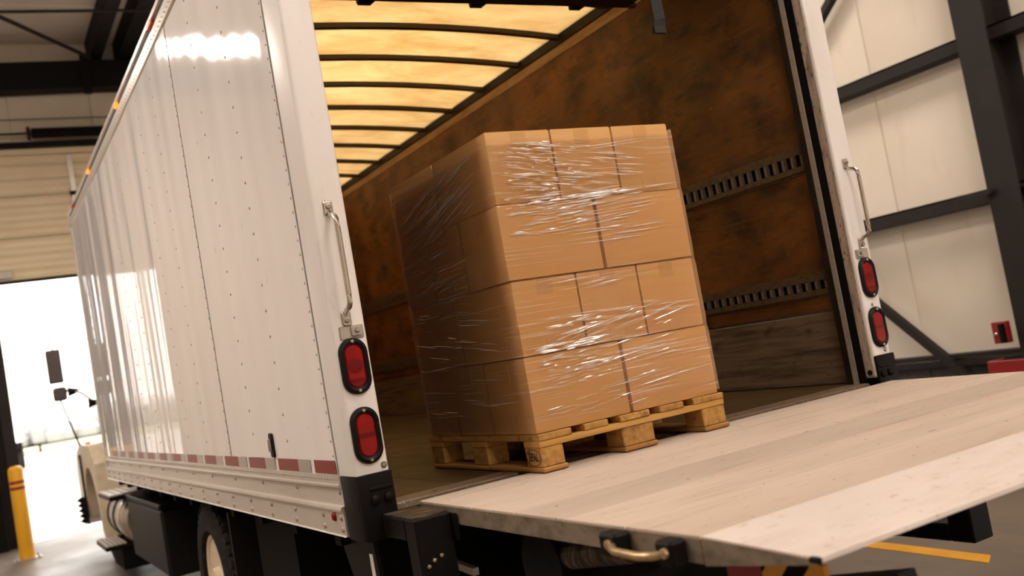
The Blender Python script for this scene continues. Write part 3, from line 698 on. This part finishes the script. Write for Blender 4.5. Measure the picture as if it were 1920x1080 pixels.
# hazard flag hanging under the platform edge
hf = Bx(.40, .412, -1.485, -1.305, -.20, -.108).build('hazard_flag', 'hazard_yellow', T)
for pl_ in ([(-1.395, -.108), (-1.45, -.108), (-1.365, -.20), (-1.31, -.20)], [(-1.305, -.108), (-1.335, -.108), (-1.305, -.14)], [(-1.485, -.15), (-1.485, -.20), (-1.44, -.20)]):
    MB().prism(pl_, 'x', .3985, .4000).build('black_stripe', 'black_frame', hf)
MB().bar((.5, -.75, -.30), (.5, -1.6, -.145), .03, .05, (1, 0, 0)).build('support_arm', 'black_steel', T)
MB().bar((.62, -.55, -.36), (.62, -1.45, -.205), .03, .05, (1, 0, 0)).build('support_arm', 'black_steel', T)
MB().box(1.60, 1.64, -1.64, -1.60, -.06, -.03).build('stop_block', 'black_steel', T)

# ---- wheels
def wheel(name, x, y, r, wd, dual=False):
    z = GZ + r
    prof = [(r * .60, .03), (r * .64, .0), (r * .80, -.008), (r * .93, .012), (r * .985, .03)]
    n = 5
    for k in range(n):
        a = .035 + (wd - .07) * k / n; b = a + (wd - .07) / n * .72
        prof += [(r, a), (r, b), (r - .014, b + .004), (r - .014, a + (wd - .07) / n - .004)]
    prof += [(r * .985, wd - .03), (r * .93, wd - .012), (r * .64, wd), (r * .60, wd - .03)]
    t = MB().lathe(prof, (x, y, z), 'x', 48, closed=True).build(name, 'tyre', T, smooth=True)
    m = MB()
    for k in range(40):
        a = 2 * math.pi * k / 40; c = Vector((x + .028, y + r * .972 * math.cos(a), z + r * .972 * math.sin(a)))
        rad = Vector((0, math.cos(a), math.sin(a))); m.obox(c, Vector((1, 0, 0)), rad.cross(Vector((1, 0, 0))), rad, .012, .018, .016)
    m.build('tread_blocks', 'tyre', t, kind='stuff')
    MB().lathe([(r * .60, .035), (r * .58, .02), (r * .54, .03), (r * .50, .09), (r * .36, .10), (r * .33, .06), (r * .18, .05), (r * .16, .0), (.001, -.01)], (x, y, z), 'x', 32).build('rim', 'wheel_cream', t, smooth=True)
    for k in range(8):
        a = 2 * math.pi * k / 8 + .2
        MB().lathe([(.014, 0), (.014, -.02), (.004, -.022)], (x + .06, y + r * .26 * math.cos(a), z + r * .26 * math.sin(a)), 'x', 6).build('wheel_nut', 'bolt_steel', t)
    return t
wheel('wheel', .085, 2.93, .45, .24); wheel('wheel', W - .325, 2.93, .45, .24)
MB().lathe([(.2, 0), (.44, 0), (.45, .03), (.45, .2), (.2, .2)], (.36, 2.93, GZ + .45), 'x', 32).build('wheel', 'tyre', T, smooth=True)
wheel('wheel', .12, 8.3, .45, .24); wheel('wheel', W - .36, 8.3, .45, .24)
Bx(.20, 1.25, .55, .57, -.80, -.10).build('added_dark_sheet', 'black_frame', T)  # added black sheet; hides the floor so the underside stays dark
MB().box(.05, .45, 2.15, 2.17, -.85, -.14).build('mud_flap', 'rubber', T)
MB().box(.45, 2.05, 2.85, 3.0, GZ + .38, GZ + .52).build('rear_axle', 'black_frame', T)
Bx(.5, 2.0, 8.2, 8.4, GZ + .38, GZ + .5).build('front_axle', 'black_frame', T)
Bx(.12, .42, 1.25, 1.9, -.50, -.15).build('frame_box', 'black_frame', T)

# ---- cab
cab = MB().prism([(6.62, -.45), (6.62, 1.05), (6.75, 1.30), (7.6, 1.34), (8.05, .62), (8.1, -.1), (8.1, -.45)], 'x', .27, W - .27).build('cab', 'cab_white', T, bevel=.04, bseg=2, smooth=True)
MB().prism([(7.0, .55), (7.02, 1.12), (7.5, 1.14), (7.86, .58)], 'x', .262, .275).build('side_window', 'cab_glass', cab)
Bx(.258, .272, 6.92, 6.935, -.3, 1.15).build('door_seam', 'black_frame', cab)
Bx(.235, .27, 7.0, 7.12, .40, .44).build('door_handle', 'black_frame', cab, bevel=.006)
Bx(.245, .27, 7.95, 8.0, .60, .85).build('corner_lamp', 'orange_lens', cab, bevel=.006)
MB().prism([(8.1, -.2), (8.1, .62), (9.4, .42), (9.62, .2), (9.62, -.4), (8.1, -.4)], 'x', .42, W - .42).build('hood', 'cab_white', T, bevel=.05, bseg=2, smooth=True)
for s in (1, -1):
    pf = []
    for k in range(13):
        a = math.pi * k / 12; pf.append((8.3 + .60 * math.cos(a), -.59 + .56 * math.sin(a)))
    poly = [(9.55, -.72), (9.6, -.1), (9.4, .12), (8.9, .22), (7.9, .20), (7.62, .02), (7.58, -.72)] + pf[::-1]
    a, b_ = sorted((mir(.0, s), mir(.42, s)))
    MB().prism(poly, 'x', a, b_).build('fender', 'wheel_cream', T, bevel=.02, bseg=2, smooth=True)
MB().box(-.018, .0, 8.86, 8.92, -.66, .10).build('fender_trim', 'black_frame', T)
for k in range(5): MB().lathe([(.03, 0), (.03, -.05), (.003, -.09)], (0, 8.95 + k * .03, -.62 + k * .055), 'x', 8).build('wheel_nut', 'black_frame', T)
# mirrors
ml = MB().box(-.25, -.112, 8.10, 8.19, .885, 1.235).build('side_mirror', 'mirror_grey', T, bevel=.018, bseg=2)
Bx(-.238, -.125, 8.094, 8.101, .90, 1.22).build('mirror_face', 'mirror_grey', ml)
mc = MB().box(-.232, -.10, 8.10, 8.18, .700, .845).build('convex_mirror', 'mirror_grey', T, bevel=.03, bseg=2)
Bx(-.215, -.118, 8.092, 8.101, .72, .825).build('mirror_face', 'mirror_grey', mc)
MB().tube([(-.17, 8.15, .71), (-.03, 8.4, .21)], .010, 8).build('mirror_strut', 'black_steel', T)
MB().tube([(-.11, 8.15, .80), (.02, 8.1, .76), (.15, 8.05, .62), (.27, 8.0, .60)], .014, 8).build('mirror_arm', 'cab_white', T)
for p in ((-.04, 8.13, .78), (.13, 8.06, .63)): MB().lathe([(.05, -.05), (.02, .05)], p, 'x', 8).build('arm_joint', 'black_steel', T)
MB().tube([(-.18, 8.15, 1.235), (-.16, 8.15, 1.28), (.27, 8.0, 1.29)], .010, 8).build('mirror_arm', 'cab_white', T)
MB().dome((.05, 8.42, .205), (0, 0, 1), .032, .032, 8).build('fender_lamp', 'amber_marker', T)
# cab steps and tank
for (x0, x1, y0, y1, z) in ((-.085, .10, 6.78, 7.55, -.70), (-.06, .24, 6.15, 7.0, -.215)):
    st = Bx(x0, x1, y0, y1, z - .05, z - .012).build('cab_step', 'black_steel', T, bevel=.006)
    for k in range(5):
        w_ = (x1 - x0) / 5; Bx(x0 + k * w_ + .006, x0 + (k + 1) * w_ - .006, y0, y1, z - .012, z).build('tread_rib', 'alu_rail', st)
Bx(.05, .28, 6.8, 7.5, -.95, -.74).build('step_box', 'black_frame', T)
MB().lathe([(.001, 6.25), (.18, 6.25), (.225, 6.29), (.225, 7.42), (.18, 7.46), (.001, 7.46)], (.245, 0, -.47), 'y', 28).build('fuel_tank', 'tank_alu', T, smooth=True)
for y in (6.42, 6.8, 7.2): MB().lathe([(.228, y), (.234, y + .005), (.234, y + .055), (.228, y + .06)], (.245, 0, -.47), 'y', 28).build('tank_strap', 'chrome' if y < 6.5 else 'black_steel', T, smooth=True)
Bx(.06, .45, 4.35, 6.02, -.74, -.26).build('battery_box', 'rubber', T, bevel=.02)
Bx(.05, .46, 4.33, 6.04, -.26, -.22).build('battery_lid', 'black_steel', T, bevel=.01)
Bx(.3, 2.2, 3.7, 9.3, -.60, -.30).build('driveline_shield', 'black_frame', T)

# ================================================================== the pallet
PX, PY, PW, PD = .588, -.1313, .7894, .8399
XL, XR, YF, YB = .586, 1.392, -.142, .735
P = empty('wooden_pallet', ((XL + XR) / 2, (YF + YB) / 2, 0), 'wooden block pallet with stamped corner block under the wrapped boxes', 'pallet')
Z1, Z2, Z3, Z4 = .0185, .084, .106, .1285
wds = [.130, .100, .128, .110, .145]; xs = [XL, .768, .918, 1.092, XR - .145]
bx_w = [.092, .140, .112]; bx_x = [XL, .918, XR - .112]
for x, wd in zip(xs, wds):
    Bx(x, x + wd, YF - random.uniform(0, .006), YB, Z3, Z4).build('deck_board', 'pallet_end', P, bevel=.003)
for y, d in ((YF + .002, .11), (.245, .12), (YB - .11, .11)):
    Bx(XL + .001, XR - .001, y, y + d, Z2, Z3).build('stringer_board', 'pallet_grain_x', P, bevel=.0025)
    for x, wd in zip(bx_x, bx_w):
        b = Bx(x + .002, x + wd - .002, y + .002, y + d, Z1, Z2).build('block', 'pallet_end', P, bevel=.004)
        if x == XL and y < 0:
            fc = bpy.data.curves.new('stamp', 'FONT'); fc.body = 'EPAL'; fc.size = .034; fc.align_x = 'CENTER'; fc.align_y = 'CENTER'; fc.extrude = .0004; fc.offset = .0006
            fo = bpy.data.objects.new('stamp', fc); COL.objects.link(fo)
            dg = bpy.context.evaluated_depsgraph_get(); me = bpy.data.meshes.new_from_object(fo.evaluated_get(dg)); bpy.data.objects.remove(fo)
            cy, cz = y + .056, (Z1 + Z2) / 2
            M_ = Matrix.Translation(Vector((XL + .0012, cy, cz)) - OFF[P]) @ Matrix(((0, 0, -1, 0), (-1, 0, 0, 0), (0, 1, 0, 0), (0, 0, 0, 1))) @ Matrix.Diagonal((.86, 1.15, 1, 1))
            me.transform(M_); me.materials.clear(); me.materials.append(MATS['stamp_ink'])
            so = bpy.data.objects.new('stamp_letters', me); COL.objects.link(so); so.parent = b
            rg = MB(); n = 40; rr = []
            for k in range(n):
                a = 2 * math.pi * k / n; rr.append((XL + .0012, cy + .046 * math.cos(a), cz + .0275 * math.sin(a)))
            rg.tube(rr + [rr[0], rr[1]], .0011, 5, caps=False); rg.build('stamp_ring', 'stamp_ink', b)
for x, wd in zip(bx_x, bx_w):
    Bx(x - .001, x + wd + .004, YF - .003, YB + .002, .0022, Z1).build('bottom_board', 'pallet_wood', P, bevel=.004)

# ================================================================== the boxes
ZL = [.1290, .3850, .6420, .9010, 1.1537]
LAYN = ['bottom layer', 'third layer from the top', 'second layer from the top', 'top layer']
def carton(x0, x1, y0, y1, z0, z1, label, tape_axis):
    cx, cy = (x0 + x1) / 2, (y0 + y1) / 2
    t = empty('cardboard_box', (cx, cy, z0), label, 'box', 'brown cartons stacked on the pallet')
    m = Bx(x0, x1, y0, y1, z0, z1)
    m.build('carton', 'cardboard', t, bevel=.0045, bseg=2, smooth=True)
    # closing flaps (seam on top), sealing tape over the seam and down two sides
    e = .0014
    if tape_axis == 'y':
        for a, b in ((x0 + .003, cx - .0015), (cx + .0015, x1 - .003)): Bx(a, b, y0 + .002, y1 - .002, z1, z1 + e).build('flap', 'cardboard', t)
        hw = .030
        for ya, yb in ((y0 - .0009, y0), (y1, y1 + .0009)):
            Bx(cx - hw, cx + hw, ya, yb, z1 - .055, z1 - .004).build('packing_tape', 'carton_tape', t)
            Bx(cx - hw, cx + hw, ya, yb, z0 + .004, z0 + .05).build('packing_tape', 'carton_tape', t)
        Bx(cx - hw, cx + hw, y0 + .004, y1 - .004, z1 + e, z1 + e + .0008).build('packing_tape', 'carton_tape', t)
    else:
        for a, b in ((y0 + .003, cy - .0015), (cy + .0015, y1 - .003)): Bx(x0 + .002, x1 - .002, a, b, z1, z1 + e).build('flap', 'cardboard', t)
        hw = .030
        for xa, xb in ((x0 - .0009, x0), (x1, x1 + .0009)):
            Bx(xa, xb, cy - hw, cy + hw, z1 - .075, z1 - .004).build('packing_tape', 'carton_tape', t)
            Bx(xa, xb, cy - hw, cy + hw, z0 + .004, z0 + .07).build('packing_tape', 'carton_tape', t)
        Bx(x0 + .004, x1 - .004, cy - hw, cy + hw, z1 + e, z1 + e + .0008).build('packing_tape', 'carton_tape', t)
    return t
for ly in range(4):
    z0, z1 = ZL[ly] + .0008, ZL[ly + 1] - .0034
    ox = [.000, .003, -.002, .002][ly]; oy = [0, .003, -.003, .002][ly]
    if ly % 2:                       # three across the front, two deep
        for i, nx in enumerate(('left', 'middle', 'right')):
            for j, ny in enumerate(('front', 'back')):
                g = .0032
                carton(PX + PW * i / 3 + g + ox, PX + PW * (i + 1) / 3 - g + ox, PY + PD * (0 if j == 0 else .525) + g + oy, PY + PD * (.525 if j == 0 else 1) - g + oy, z0, z1,
                       f'brown cardboard box, {ny} {nx} one of six in the {LAYN[ly]}', 'y')
    else:                            # two across, three deep
        for i, nx in enumerate(('left', 'right')):
            for j, ny in enumerate(('front', 'middle', 'back')):
                g = .0065
                cuts = (0, .355, .68, 1)
                carton(PX + PW * i / 2 + g * i + ox, PX + PW * (i + 1) / 2 - g * (1 - i) + ox, PY + PD * cuts[j] + (.005 if j else 0) + oy, PY + PD * cuts[j + 1] - .005 + oy, z0, z1,
                       f'brown cardboard box, {ny} {nx} one of six in the {LAYN[ly]}', 'x')

# ================================================================== stretch film
SW = empty('stretch_wrap', (PX + PW / 2, PY + PD / 2, ZL[0]), 'clear wrinkled stretch film wound around the stacked boxes', 'stretch film')
fx0, fx1, fy0, fy1 = PX - .0062, PX + PW + .0082, PY - .0082, PY + PD + .0062
m = MB(); ring = []
def arc(cx, cy, a0, r=.006):
    for k in range(4):
        a = a0 + math.pi / 2 * k / 3; ring.append((cx + r * math.cos(a), cy + r * math.sin(a)))
r = .006
arc(fx0 + r, fy0 + r, math.pi); arc(fx1 - r, fy0 + r, 1.5 * math.pi); arc(fx1 - r, fy1 - r, 0); arc(fx0 + r, fy1 - r, .5 * math.pi)
zs = [ZL[0] + .012] + [ZL[0] + .012 + (1.128 - ZL[0] - .012) * k / 40 for k in range(1, 41)]
n = len(ring)
for z in zs:
    d = min(abs(z - q) for q in ZL[1:4]); pin = .0022 * max(0, 1 - d / .02)
    for x, y in ring:
        cx, cy = PX + PW / 2, PY + PD / 2
        m.v.append((x - pin * (1 if x > cx else -1), y - pin * (1 if y > cy else -1), z))
for k in range(len(zs) - 1):
    for a in range(n):
        b = (a + 1) % n; m.f.append((k * n + a, k * n + b, (k + 1) * n + b, (k + 1) * n + a))
film = m.build('film', 'film', SW, smooth=True)
wk = MB()
def crease(face, s, z, slope, ln, wd, h=.0011):
    """one raised fold of film: a thin tent along an almost straight line"""
    n = 5 if ln > .05 else 3; b = len(wk.v); ph = random.uniform(0, 6); am = random.uniform(0, .0010)
    for k in range(n + 1):
        t = k / n; ss = s + ln * t; zz = z + slope * ln * t + random.uniform(-1, 1) * .0003 + am * math.sin(ph + 5 * t)
        hw = wd * (math.sin(math.pi * min(.98, max(.02, t))) ** .8) * .5 * random.uniform(.7, 1.2)
        for dz, off in ((-hw, 0.), (0, h), (hw, 0.)):
            if face == 'front': p = (ss, fy0 - .0004 - off, zz + dz)
            else: p = (fx0 - .0004 - off, ss, zz + dz)
            wk.v.append(p)
    for k in range(n):
        q = b + 3 * k; wk.f += [(q, q + 1, q + 4, q + 3), (q + 1, q + 2, q + 5, q + 4)]
def field(face, cnt, s0, s1, z0, z1, sl, sd, l0, l1, w0=.0012, w1=.0026):
    lo, hi = (fx0 + .01, fx1 - .012) if face == 'front' else (fy0 + .012, fy1 - .012)
    for _ in range(int(cnt * (.8 if face == 'front' else .6))):
        s = random.uniform(s0, s1); ln = random.uniform(l0, l1 * 1.15) * random.uniform(.5, 1); ln = min(ln, hi - s)
        if ln < .006: continue
        z = random.uniform(z0, z1); k = random.gauss(sl, sd * .6)
        if not (ZL[0] + .015 < z + k * ln < 1.125): continue
        crease(face, s, z, k, ln, random.uniform(w0, w1) * random.choice((.8, 1.2, 2.2)) * (1.25 if face == 'front' else 1.1))
A, B = PX, PX + PW
field('front', 130, A + .02, A + .40, .93, 1.115, -.12, .05, .03, .16)
field('front', 90, A + .02, A + .32, .91, 1.10, -.05, .10, .008, .05)
field('front', 22, A + .25, A + .55, .97, 1.09, -.10, .02, .12, .26, .001, .002)
field('front', 6, A + .38, A + .55, 1.06, 1.09, .06, .02, .15, .26)
field('front', 50, A + .05, A + .65, .895, .925, .03, .03, .05, .20, .0016, .0036)
field('front', 80, A + .02, A + .32, .79, .895, .02, .06, .02, .12)
field('front', 40, A + .05, A + .60, .80, .90, .09, .03, .08, .26, .001, .002)
field('front', 16, A + .10, A + .60, .735, .79, .015, .02, .06, .30, .001, .0022)
field('front', 14, A + .05, A + .45, .58, .63, .06, .02, .05, .22, .001, .002)
field('front', 30, A + .05, A + .60, .46, .51, -.02, .03, .08, .28, .001, .0022)
field('front', 50, A + .10, A + .60, .41, .48, .17, .04, .04, .17)
field('front', 40, A + .02, A + .30, .385, .41, .06, .05, .03, .12, .0018, .004)
field('front', 90, A + .03, A + .30, .27, .375, .05, .05, .01, .10)
field('front', 20, A + .3, A + .62, .30, .37, .10, .03, .06, .18, .001, .002)
field('front', 12, A + .28, A + .5, .20, .26, .06, .02, .14, .30, .0012, .0022)
field('front', 24, A + .03, A + .4, .16, .22, .05, .03, .04, .18, .001, .002)
A = PY
field('left', 110, A + .10, A + .55, .93, 1.10, -.26, .05, .05, .28, .0009, .0019)
field('left', 60, A + .35, A + .70, .88, 1.02, -.22, .08, .05, .2, .0009, .0018)
field('left', 10, A + .02, A + .3, 1.085, 1.12, -.10, .02, .2, .5, .001, .002)
field('left', 50, A + .20, A + .70, .68, .88, -.10, .06, .08, .3, .0008, .0016)
field('left', 40, A + .10, A + .70, .42, .62, .10, .10, .08, .3, .0008, .0016)
field('left', 40, A + .05, A + .70, .20, .40, .04, .06, .06, .3, .0008, .0016)
wk.build('film_wrinkles', 'film_fold', SW, kind='stuff')
